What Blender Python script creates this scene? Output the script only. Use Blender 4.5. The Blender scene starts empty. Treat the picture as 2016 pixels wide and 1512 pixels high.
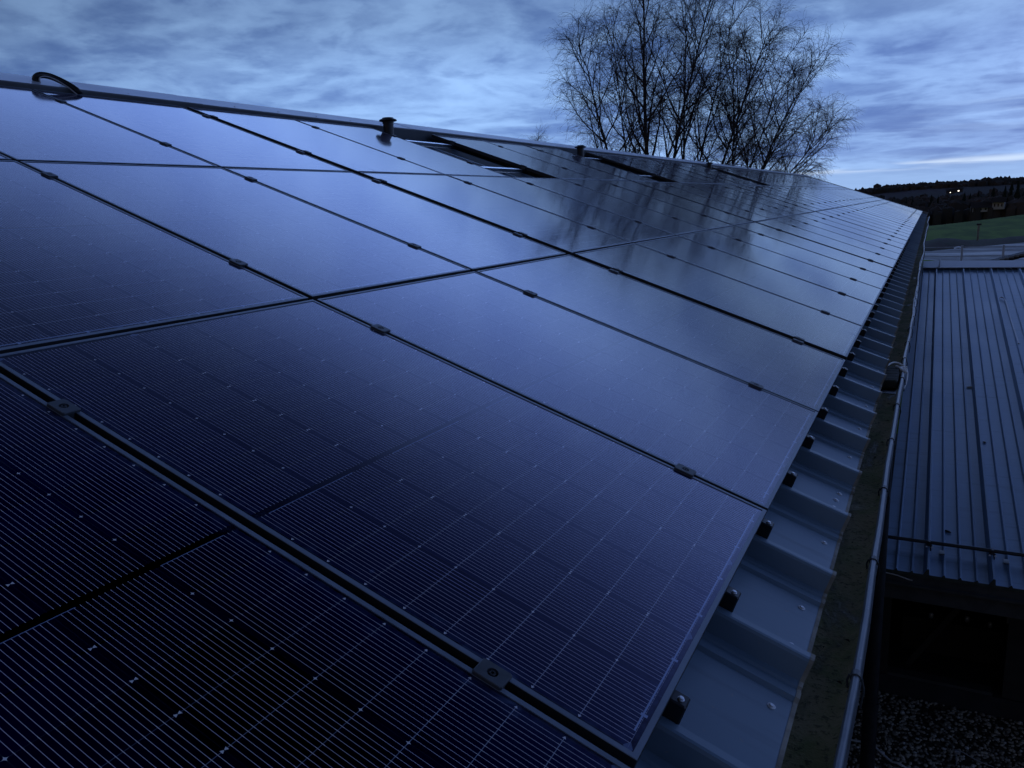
import bpy, bmesh, math, random
import numpy as np
from mathutils import Vector, Matrix
S = bpy.context.scene
COL = S.collection
R = math.radians

# ------------------------------------------------------------------ camera
cd = bpy.data.cameras.new('camera'); cam = bpy.data.objects.new('camera', cd); COL.objects.link(cam)
RW = [[0.886767, 0.061686, -0.458082], [0.46018, -0.210772, 0.862444], [-0.04335, -0.975587, -0.215292]]
CAM = Vector((0.357794, -1.053105, 0.879362))
mw = Matrix(((RW[0][0], -RW[0][1], -RW[0][2], CAM[0]), (RW[1][0], -RW[1][1], -RW[1][2], CAM[1]),
             (RW[2][0], -RW[2][1], -RW[2][2], CAM[2]), (0, 0, 0, 1)))
cam.matrix_world = mw
cd.sensor_width = 36; cd.lens = 1554.487 / 2016 * 36
cd.clip_start = 0.02; cd.clip_end = 5000
S.camera = cam
S.view_settings.view_transform = 'Standard'; S.view_settings.look = 'None'
S.view_settings.exposure = 0.60; S.view_settings.gamma = 1.0
try: S.view_settings.use_curve_mapping = False
except Exception: pass
S.cycles.max_bounces = 6

# ------------------------------------------------------------------ node expression helper
class G:
    """tiny wrapper: builds Math nodes out of python expressions"""
    def __init__(s, nt): s.nt = nt; s.n = nt.nodes; s.l = nt.links
    def new(s, t, **kw):
        n = s.n.new(t)
        for k, v in kw.items(): setattr(n, k, v)
        return n
    def put(s, sock, v):
        if isinstance(v, X): s.l.new(v.o, sock)
        elif hasattr(v, 'links'): s.l.new(v, sock)
        else: sock.default_value = v
    def m(s, op, *a, clamp=False):
        n = s.new('ShaderNodeMath', operation=op); n.use_clamp = clamp
        for i, v in enumerate(a): s.put(n.inputs[i], v)
        return X(s, n.outputs[0])
    def ss(s, lo, hi, v):
        n = s.new('ShaderNodeMapRange', interpolation_type='SMOOTHSTEP')
        s.put(n.inputs['Value'], v); n.inputs['From Min'].default_value = lo; n.inputs['From Max'].default_value = hi
        return X(s, n.outputs[0])
    def mix(s, f, a, b):
        n = s.new('ShaderNodeMix', data_type='RGBA'); s.put(n.inputs[0], f)
        for k, v in ((6, a), (7, b)):
            if isinstance(v, (tuple, list)): n.inputs[k].default_value = tuple(v[:3]) + (1,)
            else: s.put(n.inputs[k], v)
        return X(s, n.outputs[2])
    def noise(s, vec, scale, detail=4, rough=.55, dist=0., dims='3D'):
        n = s.new('ShaderNodeTexNoise', noise_dimensions=dims)
        if vec is not None: s.put(n.inputs['Vector'], vec)
        n.inputs['Scale'].default_value = scale; n.inputs['Detail'].default_value = detail
        n.inputs['Roughness'].default_value = rough; n.inputs['Distortion'].default_value = dist
        return X(s, n.outputs[0])
    def xyz(s, vec):
        n = s.new('ShaderNodeSeparateXYZ'); s.put(n.inputs[0], vec)
        return [X(s, o) for o in n.outputs]
    def comb(s, x, y, z=0.):
        n = s.new('ShaderNodeCombineXYZ')
        for i, v in enumerate((x, y, z)): s.put(n.inputs[i], v)
        return X(s, n.outputs[0])
class X:
    def __init__(s, g, o): s.g = g; s.o = o
    def __add__(s, b): return s.g.m('ADD', s, b)
    __radd__ = __add__
    def __sub__(s, b): return s.g.m('SUBTRACT', s, b)
    def __rsub__(s, b): return s.g.m('SUBTRACT', b, s)
    def __mul__(s, b): return s.g.m('MULTIPLY', s, b)
    __rmul__ = __mul__
    def __truediv__(s, b): return s.g.m('DIVIDE', s, b)
    def __lt__(s, b): return s.g.m('LESS_THAN', s, b)
    def __gt__(s, b): return s.g.m('GREATER_THAN', s, b)
    def abs(s): return s.g.m('ABSOLUTE', s)
    def fr(s): return s.g.m('FRACT', s)
    def max(s, b): return s.g.m('MAXIMUM', s, b)
    def min(s, b): return s.g.m('MINIMUM', s, b)
    def sat(s): return s.g.m('ADD', s, 0., clamp=True)

# ------------------------------------------------------------------ world: dusk sky under broken cloud
W = bpy.data.worlds.new('World'); S.world = W; W.use_nodes = True
W.node_tree.nodes.clear()
g = G(W.node_tree)
tc = g.new('ShaderNodeTexCoord')
d = X(g, tc.outputs['Generated'])
dx, dy, dz = g.xyz(d)
el = dz.max(0.)
lz = g.m('LOGARITHM', el + .055, 2.718)
sk = .35 + el * 1.2                       # clouds flatten towards the horizon
Pz = lz * .95
n_big = g.noise(g.comb(dx * 2.0, dy * 2.0, Pz * 1.5 + .35), 1.15, 3, .5, .2)
n_mid = g.noise(g.comb(dx * 5.6 + 3.7, dy * 5.6 + 1.3, Pz * 4.5 + .4), 1.1, 6, .54, .2)
n_fine = g.noise(g.comb(dx * 13. + 9.1, dy * 13., Pz * 9.5 + 1.9), 1.5, 6, .58, .3)
bil = 1. - (g.noise(g.comb(dx * 7.5 + 1.2, dy * 7.5 + 7.7, Pz * 6.0 + 5.), 1.15, 6, .52, .3) * 2. - 1.).abs()
c = g.ss(.30, .70, n_big) * .40 + g.ss(.34, .66, n_mid) * .42 + g.ss(.3, .7, n_fine) * .20 + g.ss(.72, 1.0, bil) * .30
bright = g.ss(.03, 1.34, c)
dark_c = g.mix(g.ss(-.25, .42, dx), (.085, .180, .49), (.115, .172, .47))
lite_c = g.mix(g.ss(-.25, .42, dx), (.34, .57, 1.0), (.32, .48, .92))
col = g.mix(bright, dark_c, lite_c)
# clear pale strip under the cloud deck near the horizon, and the brighter streak over it
elev = dz - 0.008 * g.noise(g.comb(dx * 5., dy * 5., 0.), 1.0, 2) + dx * -0.012
band = g.ss(.05, .012, dz)
col = g.mix(band * 0.75, col, (.33, .52, .86))
s1 = (elev - .0255).abs()
streak = g.ss(.0065, .0, s1) * g.ss(.32, .5, g.noise(g.comb(dx * 4., dz * 60., 3.), 1.5, 3))
s2 = (elev - .062 - 0.02 * n_mid).abs()
streak2 = g.ss(.022, .0, s2) * g.ss(.42, .62, g.noise(g.comb(dx * 5., dz * 75., 7.), 1.6, 4))
right = g.ss(-.05, .2, dx + (dy - .9) * 0.3)
col = g.mix(streak * 0.85, col, (.62, .76, .98))
col = g.mix(streak2 * 0.45 * right, col, (.48, .66, .96))
# the sky dims towards the zenith and behind the viewer (the last light is ahead)
ahead = g.ss(-.50, .75, dy + dx * .30)
high = g.ss(.12, .75, dz)
hump = g.ss(.245, .38, dz) * g.ss(.64, .40, dz) * (1. - g.ss(-.40, .05, dx) * .52)  # unseen bright band added above the view to lift the panel reflections
zen = g.ss(.44, .84, dz)
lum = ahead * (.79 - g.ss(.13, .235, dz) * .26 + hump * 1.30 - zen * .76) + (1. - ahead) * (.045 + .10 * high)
col = g.mix(g.ss(.20, .42, dz) * .80, col, (.170, .290, .74))
below = g.ss(-.0, -.12, dz)
lum = lum * (1.0 - below * .85)
bg = g.new('ShaderNodeBackground')
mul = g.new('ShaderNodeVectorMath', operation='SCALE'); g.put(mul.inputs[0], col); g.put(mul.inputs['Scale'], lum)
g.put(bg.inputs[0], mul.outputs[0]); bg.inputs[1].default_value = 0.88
sky = g.new('ShaderNodeTexSky', sky_type='NISHITA'); sky.sun_disc = False
sky.sun_elevation = R(4); sky.sun_rotation = R(200)
bg2 = g.new('ShaderNodeBackground'); g.put(bg2.inputs[0], sky.outputs[0]); bg2.inputs[1].default_value = 0.006
add = g.new('ShaderNodeAddShader'); g.put(add.inputs[0], bg.outputs[0]); g.put(add.inputs[1], bg2.outputs[0])
out = g.new('ShaderNodeOutputWorld'); g.put(out.inputs[0], add.outputs[0])

sl = bpy.data.lights.new('sun', 'SUN'); so = bpy.data.objects.new('sun', sl); COL.objects.link(so)
sl.energy = 0.02; sl.angle = R(25); sl.color = (1, .93, .85)
so.rotation_euler = Vector((math.sin(R(200)) * math.cos(R(35)), math.cos(R(200)) * math.cos(R(35)), math.sin(R(35)))).to_track_quat('Z', 'Y').to_euler()

# ------------------------------------------------------------------ materials
def material(name, fn):
    m = bpy.data.materials.new(name); m.use_nodes = True
    nt = m.node_tree; nt.nodes.clear(); g = G(nt)
    b = g.new('ShaderNodeBsdfPrincipled'); o = g.new('ShaderNodeOutputMaterial'); g.put(o.inputs[0], b.outputs[0])
    tc = g.new('ShaderNodeTexCoord')
    fn(g, b, X(g, tc.outputs['Object'])); return m
def bump(g, b, h, st=.2, dist=.01):
    n = g.new('ShaderNodeBump'); n.inputs['Strength'].default_value = st; n.inputs['Distance'].default_value = dist
    g.put(n.inputs['Height'], h); g.put(b.inputs['Normal'], n.outputs[0])
def simple(name, c1, c2=None, rough=.5, metal=0., scale=6., bmp=0., spec=.5, rv=.12, dist=.004):
    c2 = c2 or tuple(v * .7 for v in c1)
    def fn(g, b, P):
        n = g.noise(P, scale, 5, .6)
        g.put(b.inputs['Base Color'], g.mix(g.ss(.3, .7, n), c2, c1))
        b.inputs['Metallic'].default_value = metal
        g.put(b.inputs['Roughness'], (n - .5) * rv * 2 + rough)
        b.inputs['Specular IOR Level'].default_value = spec
        if bmp: bump(g, b, g.noise(P, scale * 4, 4), bmp, dist)
    return material(name, fn)

PW, PL = 1.154, 1.722                  # panel size along the eave / up the slope
PITCHL = 1.742
def glass_fn(g, b, P):
    x, y, z = g.xyz(P)
    info = g.new('ShaderNodeObjectInfo'); rnd = X(g, info.outputs['Random'])
    pu = (PW - .034) / 6
    cu = (y + (PW / 2 - .017)) / pu
    fu = cu.fr(); iu = g.m('ROUND', cu)                  # nearest column boundary
    du = (cu - iu) * pu                                  # metres from that boundary
    half = (PL / 2 - .022 - .0075)
    pv = half / 9
    tv = x.abs() - .0075
    cv = tv / pv; iv = g.m('ROUND', cv); dv = (cv - iv) * pv
    incell = (tv > 0.) * (tv < half) * ((y.abs()) < (PW / 2 - .017))
    NW = 16
    wf = (fu - .032) / .936 * NW
    wire = ((wf.fr() - .5).abs() < .046) * (fu > .032) * (fu < .968)
    dash = wire * (dv.abs() < .0045)                     # brighter solder at the half-cell joints
    vline = (dv.abs() < .00075)
    uline = (du.abs() < .0011)
    low = g.ss(.05, .55, x)  # glint of the lower-half cell joints, painted as paler lines
    odd = (g.m('MODULO', iu, 2.) > .5)
    au, av = du.abs(), dv.abs()
    dot = ((g.m('SQRT', au) + g.m('SQRT', av)) < .078)
    bow = (av < au * .55 + .0004) * (au < .0056) * (au > .0006)
    inner = (tv > .03) * (tv < half - .02)
    mark = (odd * dot + (1. - odd) * bow).sat() * inner
    topchip = (1. - odd) * (((x.abs() - PL / 2 + .022).abs() + au * .6) < .009)
    nz = g.noise(P, 2.2, 3, .5)
    nf = g.noise(P, 38., 3, .6)
    cellc = g.mix(g.ss(.35, .65, g.noise(g.comb(g.m('FLOOR', cu) * 3.1, g.m('FLOOR', cv) * 1.7 + g.m('SIGN', x) * 40., rnd * 50.), 1.3, 1)),
                  (.0026, .0058, .044), (.0042, .0072, .052))
    cc = g.mix((1. - incell), cellc, (.0018, .0032, .020))
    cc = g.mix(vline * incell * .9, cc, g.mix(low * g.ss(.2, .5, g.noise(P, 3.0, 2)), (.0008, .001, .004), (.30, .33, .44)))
    cc = g.mix(uline * incell, cc, (.03, .033, .06))
    cc = g.mix(wire * incell * .9, cc, (.64, .60, .70))
    cc = g.mix(dash * incell, cc, (.80, .76, .80))
    cc = g.mix(mark * incell, cc, (.80, .78, .82))
    # ribbons: one along the lower edge, a broken one beside the centre gap
    rib = ((x - (PL / 2 - .026)).abs() < .0017) * (y.abs() < PW / 2 - .06)
    seg = (g.m('MODULO', g.m('FLOOR', (y + PW / 2) / .16) + 40., 3.) > .5)
    rib2 = ((x - .0085).abs() < .0011) * (y.abs() < PW / 2 - .05) * seg
    tabs = ((x - (PL / 2 - .024)).abs() < .0065) * (((y / .188).fr() - .5).abs() < .02)
    cc = g.mix(rib.max(tabs), cc, (.34, .42, .62))
    cc = g.mix(rib2 * .8, cc, (.26, .32, .5))
    cc = g.mix(topchip * .6, cc, (.2, .26, .42))
    # grime: faint film, heavier along the lower and side edges, with a few smears
    edge = g.ss(PL / 2 - .10, PL / 2 - .01, x).max(g.ss(PW / 2 - .07, PW / 2 - .012, y.abs()) * .7)
    gr = g.noise(g.comb(x * 3., y * 9., rnd * 30.), 2.4, 6, .62, .6)
    smear = g.ss(.60, .70, gr) * edge
    film = edge * g.ss(.3, .7, nf) * .17 + .026 * g.ss(.3, .8, gr)
    streak = g.ss(.68, .74, g.noise(g.comb(x * 2.5, y * 28., rnd * 60.), 1.6, 3)) * g.ss(.52, .62, nz) * .05
    vo = g.new('ShaderNodeTexVoronoi'); vo.inputs['Scale'].default_value = 7.; g.put(vo.inputs['Vector'], g.comb(x + rnd * 13., y + rnd * 7., 0.))
    sp = g.xyz(vo.outputs['Color'])
    spk = g.ss(.050, .022, X(g, vo.outputs['Distance'])) * (sp[0] > .93)
    cc = g.mix((smear * .32 + film + streak + spk * .35).sat(), cc, (.16, .22, .40))
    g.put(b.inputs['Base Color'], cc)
    g.put(b.inputs['Roughness'], .045 + .04 * g.ss(.3, .75, gr) + .25 * smear + .03 * rnd)
    b.inputs['Sheen Weight'].default_value = .035; b.inputs['Sheen Roughness'].default_value = .35; b.inputs['Sheen Tint'].default_value = (.85, .88, 1, 1)
    b.inputs['IOR'].default_value = 1.52
    b.inputs['Specular IOR Level'].default_value = .5
    b.inputs['Specular Tint'].default_value = (.55, .50, 1, 1)
    h = g.noise(g.comb(x, y, rnd * 9.), 3.0, 2) * 1.0
    bump(g, b, h, .05, .004)
M = {}
M['glass'] = material('panel_glass', glass_fn)
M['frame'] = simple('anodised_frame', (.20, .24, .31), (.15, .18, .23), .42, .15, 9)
M['frame_side'] = simple('frame_side', (.02, .021, .025), None, .55, 0, 9)  # black anodised; also holds the shade of the panel gaps
M['clamp'] = simple('black_clamp', (.075, .085, .10), (.05, .055, .065), .5, .2, 30)
M['bolt'] = simple('galvanised_bolt', (.75, .76, .78), (.6, .6, .62), .35, .6, 60)
M['dark_bolt'] = simple('dark_bolt', (.03, .03, .035), None, .4, .6, 60)
M['rail'] = simple('bright_rail', (.92, .93, .95), (.85, .86, .88), .22, 1., 12)
def sheet_fn(c1, c2, rough):
    def fn(g, b, P):
        x, y, z = g.xyz(P)
        n = g.noise(P, 1.1, 5, .55); f = g.noise(P, 60., 3, .6)
        st = g.noise(g.comb(x * .8, y * 9., z), 2., 4, .6)
        cc = g.mix(g.ss(.3, .72, n), c2, c1)
        cc = g.mix(g.ss(.54, .72, st) * .45, cc, tuple(v * .5 for v in c1))
        cc = g.mix(g.ss(.69, .73, f) * .5, cc, (.28, .29, .28))
        g.put(b.inputs['Base Color'], cc)
        g.put(b.inputs['Roughness'], rough + (n - .5) * .25)
        b.inputs['Specular IOR Level'].default_value = .45
        bump(g, b, g.noise(P, 3., 2), .08, .004)
    return fn
M['sheet'] = material('roof_sheet_paint', sheet_fn((.22, .315, .41), (.165, .24, .32), .40))
M['annex_sheet'] = material('annex_roof_paint', sheet_fn((.25, .38, .55), (.18, .28, .42), .38))
M['cap'] = simple('ridge_cap_lit', (.55, .60, .66), (.45, .50, .56), .36, .0, 1.5)
M['lip'] = simple('ridge_lip_shaded', (.13, .14, .15), (.10, .105, .115), .5, 0, 3)  # same flashing as the cap, darkened for its downslope shade
M['sheet_edge'] = simple('weathered_sheet_edge', (.42, .39, .33), (.16, .14, .11), .8, 0, 12)
M['screw'] = simple('pale_screw_head', (.75, .77, .8), (.6, .62, .65), .35, .3, 80)
M['washer'] = simple('screw_washer', (.80, .82, .85), None, .5, .2, 80)
def moss_fn(g, b, P):
    x, y, z = g.xyz(P)
    n = g.noise(P, 5., 7, .66, .5); f = g.noise(P, 70., 4, .65); w = g.noise(g.comb(x * 3., y * .9, z), 2.6, 5, .6, .6)
    cc = g.mix(g.ss(.38, .62, n), (.34, .29, .17), (.20, .22, .095))
    cc = g.mix(g.ss(.50, .64, w) * .8, cc, (.13, .12, .075))
    cc = g.mix(g.ss(.60, .70, g.noise(P, 3.1, 5, .6)) * .8, cc, (.46, .41, .30))
    cc = g.mix(g.ss(.52, .66, f) * .75, cc, (.06, .058, .035))
    g.put(b.inputs['Base Color'], cc); g.put(b.inputs['Roughness'], .9 - .45 * g.ss(.55, .68, w))
    b.inputs['Specular IOR Level'].default_value = .25
    bump(g, b, f + n * 1.5, .7, .006)
M['moss'] = material('mossy_gutter_bed', moss_fn)
def rim_fn(g, b, P):
    n = g.noise(P, 14., 5, .6)
    cc = g.mix(g.ss(.3, .7, n), (.15, .18, .22), (.20, .235, .28))
    cc = g.mix(g.ss(.66, .7, g.noise(P, 42., 4, .65)), cc, (.5, .5, .5))
    g.put(b.inputs['Base Color'], cc); b.inputs['Roughness'].default_value = .36
    b.inputs['Specular IOR Level'].default_value = .5
M['rim'] = material('gutter_rim_paint', rim_fn)
M['gutter'] = simple('gutter_paint', (.12, .13, .15), (.07, .075, .085), .45, 0, 7)
M['black'] = simple('black_plastic', (.012, .012, .014), (.007, .007, .008), .38, 0, 20)
M['darkmetal'] = simple('dark_metal', (.035, .036, .04), (.02, .021, .024), .42, .0, 14)
M['white'] = simple('white_cable_sheath', (.9, .9, .88), (.8, .8, .79), .5, 0, 30)
M['silver'] = simple('silver_cable', (.55, .55, .56), (.4, .4, .42), .4, .3, 30)
M['yellow'] = simple('yellow_tag', (.65, .45, .04), None, .5, 0, 30)
M['wall'] = simple('dark_wall_boards', (.05, .05, .05), (.03, .031, .032), .7, 0, 5, .3)
M['plinth'] = simple('dark_plinth', (.04, .045, .055), (.025, .028, .035), .6, 0, 4, .2)
M['trim'] = simple('grey_trim', (.30, .31, .32), (.18, .18, .18), .5, 0, 6)
def bark_fn(g, b, P):
    x, y, z = g.xyz(P)
    n = g.noise(g.comb(x * 2., y * 2., z * 9.), 2., 5, .6)
    g.put(b.inputs['Base Color'], g.mix(g.ss(.42, .66, n), (.014, .012, .012), (.085, .078, .072)))
    b.inputs['Roughness'].default_value = .9
M['bark'] = material('birch_bark', bark_fn)
M['twig'] = simple('birch_twigs', (.09, .065, .066), (.05, .038, .043), .9, 0, 3, spec=.1)
M['needles'] = simple('conifer_needles', (.026, .036, .026), (.016, .023, .018), .9, 0, 2, spec=.1)
M['wood'] = simple('bare_woodland', (.10, .08, .072), (.048, .05, .046), .95, 0, .05, spec=.05)
M['hill'] = simple('hill_fields', (.095, .095, .09), (.085, .070, .078), .95, 0, .012, spec=.05)
def grass_fn(g, b, P):
    x, y, z = g.xyz(P)
    n = g.noise(g.comb(x, y * .22, 0.), .30, 7, .68, .6); f = g.noise(g.comb(x, y * .5, 0.), 3.0, 4, .6)
    cc = g.mix(g.ss(.36, .64, n), (.085, .155, .026), (.17, .28, .042))
    cc = g.mix(g.ss(.45, .7, f) * .5, cc, (.18, .21, .05))
    g.put(b.inputs['Base Color'], cc); b.inputs['Roughness'].default_value = .95
    b.inputs['Specular IOR Level'].default_value = .1
M['grass'] = material('meadow_grass', grass_fn)
def yard_fn(g, b, P):
    x, y, z = g.xyz(P)
    n = g.noise(g.comb(x * .35, y * .30, 0.), 1., 6, .62, .8); t = g.noise(g.comb(x * .10, y * .75, 2.), 1., 4, .55, .3)
    cc = g.mix(g.ss(.35, .66, n), (.20, .195, .19), (.36, .355, .35))
    cc = g.mix(g.ss(.50, .62, t) * .65, cc, (.50, .50, .50))
    cc = g.mix(g.ss(.55, .7, g.noise(P, .5, 5)) * .5, cc, (.085, .075, .065))
    g.put(b.inputs['Base Color'], cc); g.put(b.inputs['Roughness'], .75 - .3 * g.ss(.5, .62, t))
M['yard'] = material('wet_gravel_yard', yard_fn)
def bank_fn(g, b, P):
    n = g.noise(P, .8, 6, .65, .5)
    cc = g.mix(g.ss(.38, .64, n), (.055, .042, .032), (.040, .050, .024))
    cc = g.mix(g.ss(.60, .7, g.noise(P, .33, 5)), cc, (.17, .155, .12))
    g.put(b.inputs['Base Color'], cc); b.inputs['Roughness'].default_value = .95
    bump(g, b, n, .6, .2)
M['bank'] = material('earth_bank', bank_fn)
def gravel_fn(g, b, P):
    v = g.new('ShaderNodeTexVoronoi'); v.inputs['Scale'].default_value = 34; g.put(v.inputs['Vector'], P)
    sx, sy, sz = g.xyz(v.outputs['Color'])
    cc = g.mix(sx, (.02, .018, .016), (.10, .085, .065))
    g.put(b.inputs['Base Color'], cc); b.inputs['Roughness'].default_value = .7
    bump(g, b, X(g, v.outputs['Distance']), .8, .02)
M['gravel'] = material('dark_gravel_bed', gravel_fn)
def pebble_fn(g, b, P):
    geo = g.new('ShaderNodeNewGeometry'); r = X(g, geo.outputs['Random Per Island'])
    cc = g.mix(r, (.12, .10, .08), (.75, .66, .52))
    cc = g.mix(r > .95, cc, (.75, .72, .66))
    g.put(b.inputs['Base Color'], cc); b.inputs['Roughness'].default_value = .55
M['pebble'] = material('pebbles', pebble_fn)
M['house'] = simple('pale_render', (.42, .41, .40), (.33, .32, .32), .8, 0, .5)
M['house_roof'] = simple('house_roof_tiles', (.045, .040, .042), None, .8, 0, .8)
M['fence'] = simple('galvanised_fence', (.62, .64, .68), (.48, .50, .54), .45, .0, 4)
M['greywood'] = simple('weathered_wood', (.34, .34, .27), (.2, .2, .15), .85, 0, 4)
M['darkroof'] = simple('dark_shed_roof', (.018, .019, .022), (.012, .012, .014), .7, 0, 3)
def emit(name, c, s):
    m = bpy.data.materials.new(name); m.use_nodes = True; b = m.node_tree.nodes['Principled BSDF']
    b.inputs['Base Color'].default_value = (*c, 1); b.inputs['Emission Color'].default_value = (*c, 1); b.inputs['Emission Strength'].default_value = s
    return m
M['lit'] = emit('lit_window', (1, .92, .78), 2.2)
M['pane'] = simple('dark_window_pane', (.02, .022, .03), None, .1, 0, 2)

# ------------------------------------------------------------------ object helpers
def link(name, me, parent=None):
    o = bpy.data.objects.new(name, me); COL.objects.link(o)
    if parent: o.parent = parent
    return o
def mesh(name, verts, faces, mats, mi=None, smooth=False):
    me = bpy.data.meshes.new(name); me.from_pydata([tuple(v) for v in verts], [], faces)
    for m in (mats if isinstance(mats, (list, tuple)) else [mats]): me.materials.append(m)
    if mi is not None:
        for p, k in zip(me.polygons, mi): p.material_index = k
    if smooth: me.polygons.foreach_set('use_smooth', [True] * len(me.polygons))
    me.update(); return me
def tag(o, label=None, cat=None, group=None, kind=None):
    if label: o['label'] = label
    if cat: o['category'] = cat
    if group: o['group'] = group
    if kind: o['kind'] = kind
    return o
def empty(name, loc=(0, 0, 0), rot=(0, 0, 0)):
    o = bpy.data.objects.new(name, None); o.location = loc; o.rotation_euler = rot; o.empty_display_size = .1
    COL.objects.link(o); return o
class B:
    """collects shapes for one mesh"""
    def __init__(s): s.v = []; s.f = []; s.mi = []
    def add(s, vs, fs, mi=0):
        k = len(s.v); s.v += [tuple(v) for v in vs]; s.f += [tuple(i + k for i in f) for f in fs]; s.mi += [mi] * len(fs); return s
    def box(s, a, b, mi=0, ch=0.):
        x0, y0, z0 = a; x1, y1, z1 = b
        if ch <= 0:
            vs = [(x, y, z) for z in (z0, z1) for y in (y0, y1) for x in (x0, x1)]
            return s.add(vs, [(0, 2, 3, 1), (4, 5, 7, 6), (0, 1, 5, 4), (2, 6, 7, 3), (0, 4, 6, 2), (1, 3, 7, 5)], mi)
        vs = []
        rings = [(z0, 0), (z1 - ch, 0), (z1, ch)]
        for z, i in rings:                       # chamfered corners and top edge
            c2 = ch
            vs += [(x0 + i + c2, y0 + i, z), (x1 - i - c2, y0 + i, z), (x1 - i, y0 + i + c2, z), (x1 - i, y1 - i - c2, z),
                   (x1 - i - c2, y1 - i, z), (x0 + i + c2, y1 - i, z), (x0 + i, y1 - i - c2, z), (x0 + i, y0 + i + c2, z)]
        fs = [tuple(reversed(range(8))), tuple(range(16, 24))]
        for r in (0, 8):
            for i in range(8): fs.append((r + i, r + (i + 1) % 8, r + 8 + (i + 1) % 8, r + 8 + i))
        return s.add(vs, fs, mi)
    def tube(s, pts, r, n=8, mi=0, caps=True):
        pts = [Vector(p) for p in pts]; rs = r if isinstance(r, (list, tuple)) else [r] * len(pts)
        vs = []; u = None
        for i, p in enumerate(pts):
            t = (pts[min(i + 1, len(pts) - 1)] - pts[max(i - 1, 0)]).normalized()
            if u is None:
                u = t.cross(Vector((0, 0, 1)) if abs(t.z) < .9 else Vector((1, 0, 0))).normalized()
            else: u = (u - t * u.dot(t)).normalized()
            w = t.cross(u)
            vs += [p + (u * math.cos(2 * math.pi * k / n) + w * math.sin(2 * math.pi * k / n)) * rs[i] for k in range(n)]
        fs = [(i * n + k, i * n + (k + 1) % n, (i + 1) * n + (k + 1) % n, (i + 1) * n + k) for i in range(len(pts) - 1) for k in range(n)]
        if caps: fs += [tuple(reversed(range(n))), tuple(range((len(pts) - 1) * n, len(pts) * n))]
        return s.add(vs, fs, mi)
    def lathe(s, prof, n=20, o=(0, 0, 0), mi=0):
        vs = [(o[0] + r * math.cos(2 * math.pi * k / n), o[1] + r * math.sin(2 * math.pi * k / n), o[2] + z) for r, z in prof for k in range(n)]
        fs = [(i * n + k, i * n + (k + 1) % n, (i + 1) * n + (k + 1) % n, (i + 1) * n + k) for i in range(len(prof) - 1) for k in range(n)]
        fs += [tuple(reversed(range(n))), tuple(range((len(prof) - 1) * n, len(prof) * n))]
        return s.add(vs, fs, mi)
    def extrude(s, prof, y0, y1, closed=False, mi=0, mids=None):
        """prof in (x,z), extruded along y"""
        n = len(prof); vs = [(x, y0, z) for x, z in prof] + [(x, y1, z) for x, z in prof]
        k = n if closed else n - 1
        fs = [(i, (i + 1) % n, n + (i + 1) % n, n + i) for i in range(k)]
        base = len(s.v); s.add(vs, fs, mi)
        if mids: s.mi[-k:] = mids
        return s
    def mesh(s, name, mats, smooth=False): return mesh(name, s.v, s.f, mats, s.mi, smooth)
    def obj(s, name, mats, parent=None, smooth=False): return link(name, s.mesh(name, mats, smooth), parent)
def shade_auto(o, ang=35):
    me = o.data; me.polygons.foreach_set('use_smooth', [True] * len(me.polygons))
    try:
        me.set_sharp_from_angle(angle=R(ang))
    except Exception: pass
    return o

PITCH = R(20); CA, SA = math.cos(PITCH), math.sin(PITCH)
def rw(x, y, z):                       # roof frame -> world
    return Vector((x * CA + z * SA, y, -x * SA + z * CA))
ROT = (0, PITCH, 0)
def to_px(p):                          # world -> photo pixel (only used to know which repeats the photo shows)
    q = p - CAM; c = [sum(q[i] * RW[i][k] for i in range(3)) for k in range(3)]
    if c[2] <= .05: return None
    return 1008 + 1554.487 * c[0] / c[2], 756 + 1554.487 * c[1] / c[2]
def seen(p, m=0):
    q = to_px(p); return q is not None and -m < q[0] < 2016 + m and -m < q[1] < 1512 + m
ORD = ['', 'first', 'second', 'third', 'fourth', 'fifth', 'sixth', 'seventh', 'eighth', 'ninth', 'tenth', 'eleventh', 'twelfth', 'thirteenth',
       'fourteenth', 'fifteenth', 'sixteenth', 'seventeenth', 'eighteenth', 'nineteenth']
def ordw(n):
    if n < 20: return ORD[n]
    t = {2: 'twent', 3: 'thirt', 4: 'fort', 5: 'fift', 6: 'sixt', 7: 'sevent', 8: 'eight', 9: 'ninet'}[n // 10]
    return t + 'ieth' if n % 10 == 0 else t + 'y-' + ORD[n % 10]

# seams between panel columns (y along the eave)
DU, WIDE = 1.17436, .07
def seam(u): return u * DU + sum(WIDE for w in (3, 8, 13, 18, 23, 28, 33) if u > w) + (.5 * WIDE if u in (3, 8, 13, 18, 23, 28, 33) else 0)
def is_wide(u): return u in (3, 8, 13, 18, 23, 28, 33)
NCOL = 34
def col_span(cn):                      # y0, y1 of column cn (between seams cn and cn+1)
    y0 = seam(cn) + (.5 * WIDE if is_wide(cn) else 0) + .010
    y1 = seam(cn + 1) - (.5 * WIDE if is_wide(cn + 1) else 0) - .010
    return y0, y1
YEND = seam(NCOL - 1) + DU + .10
GAPS = {5, 9, 16}

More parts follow.
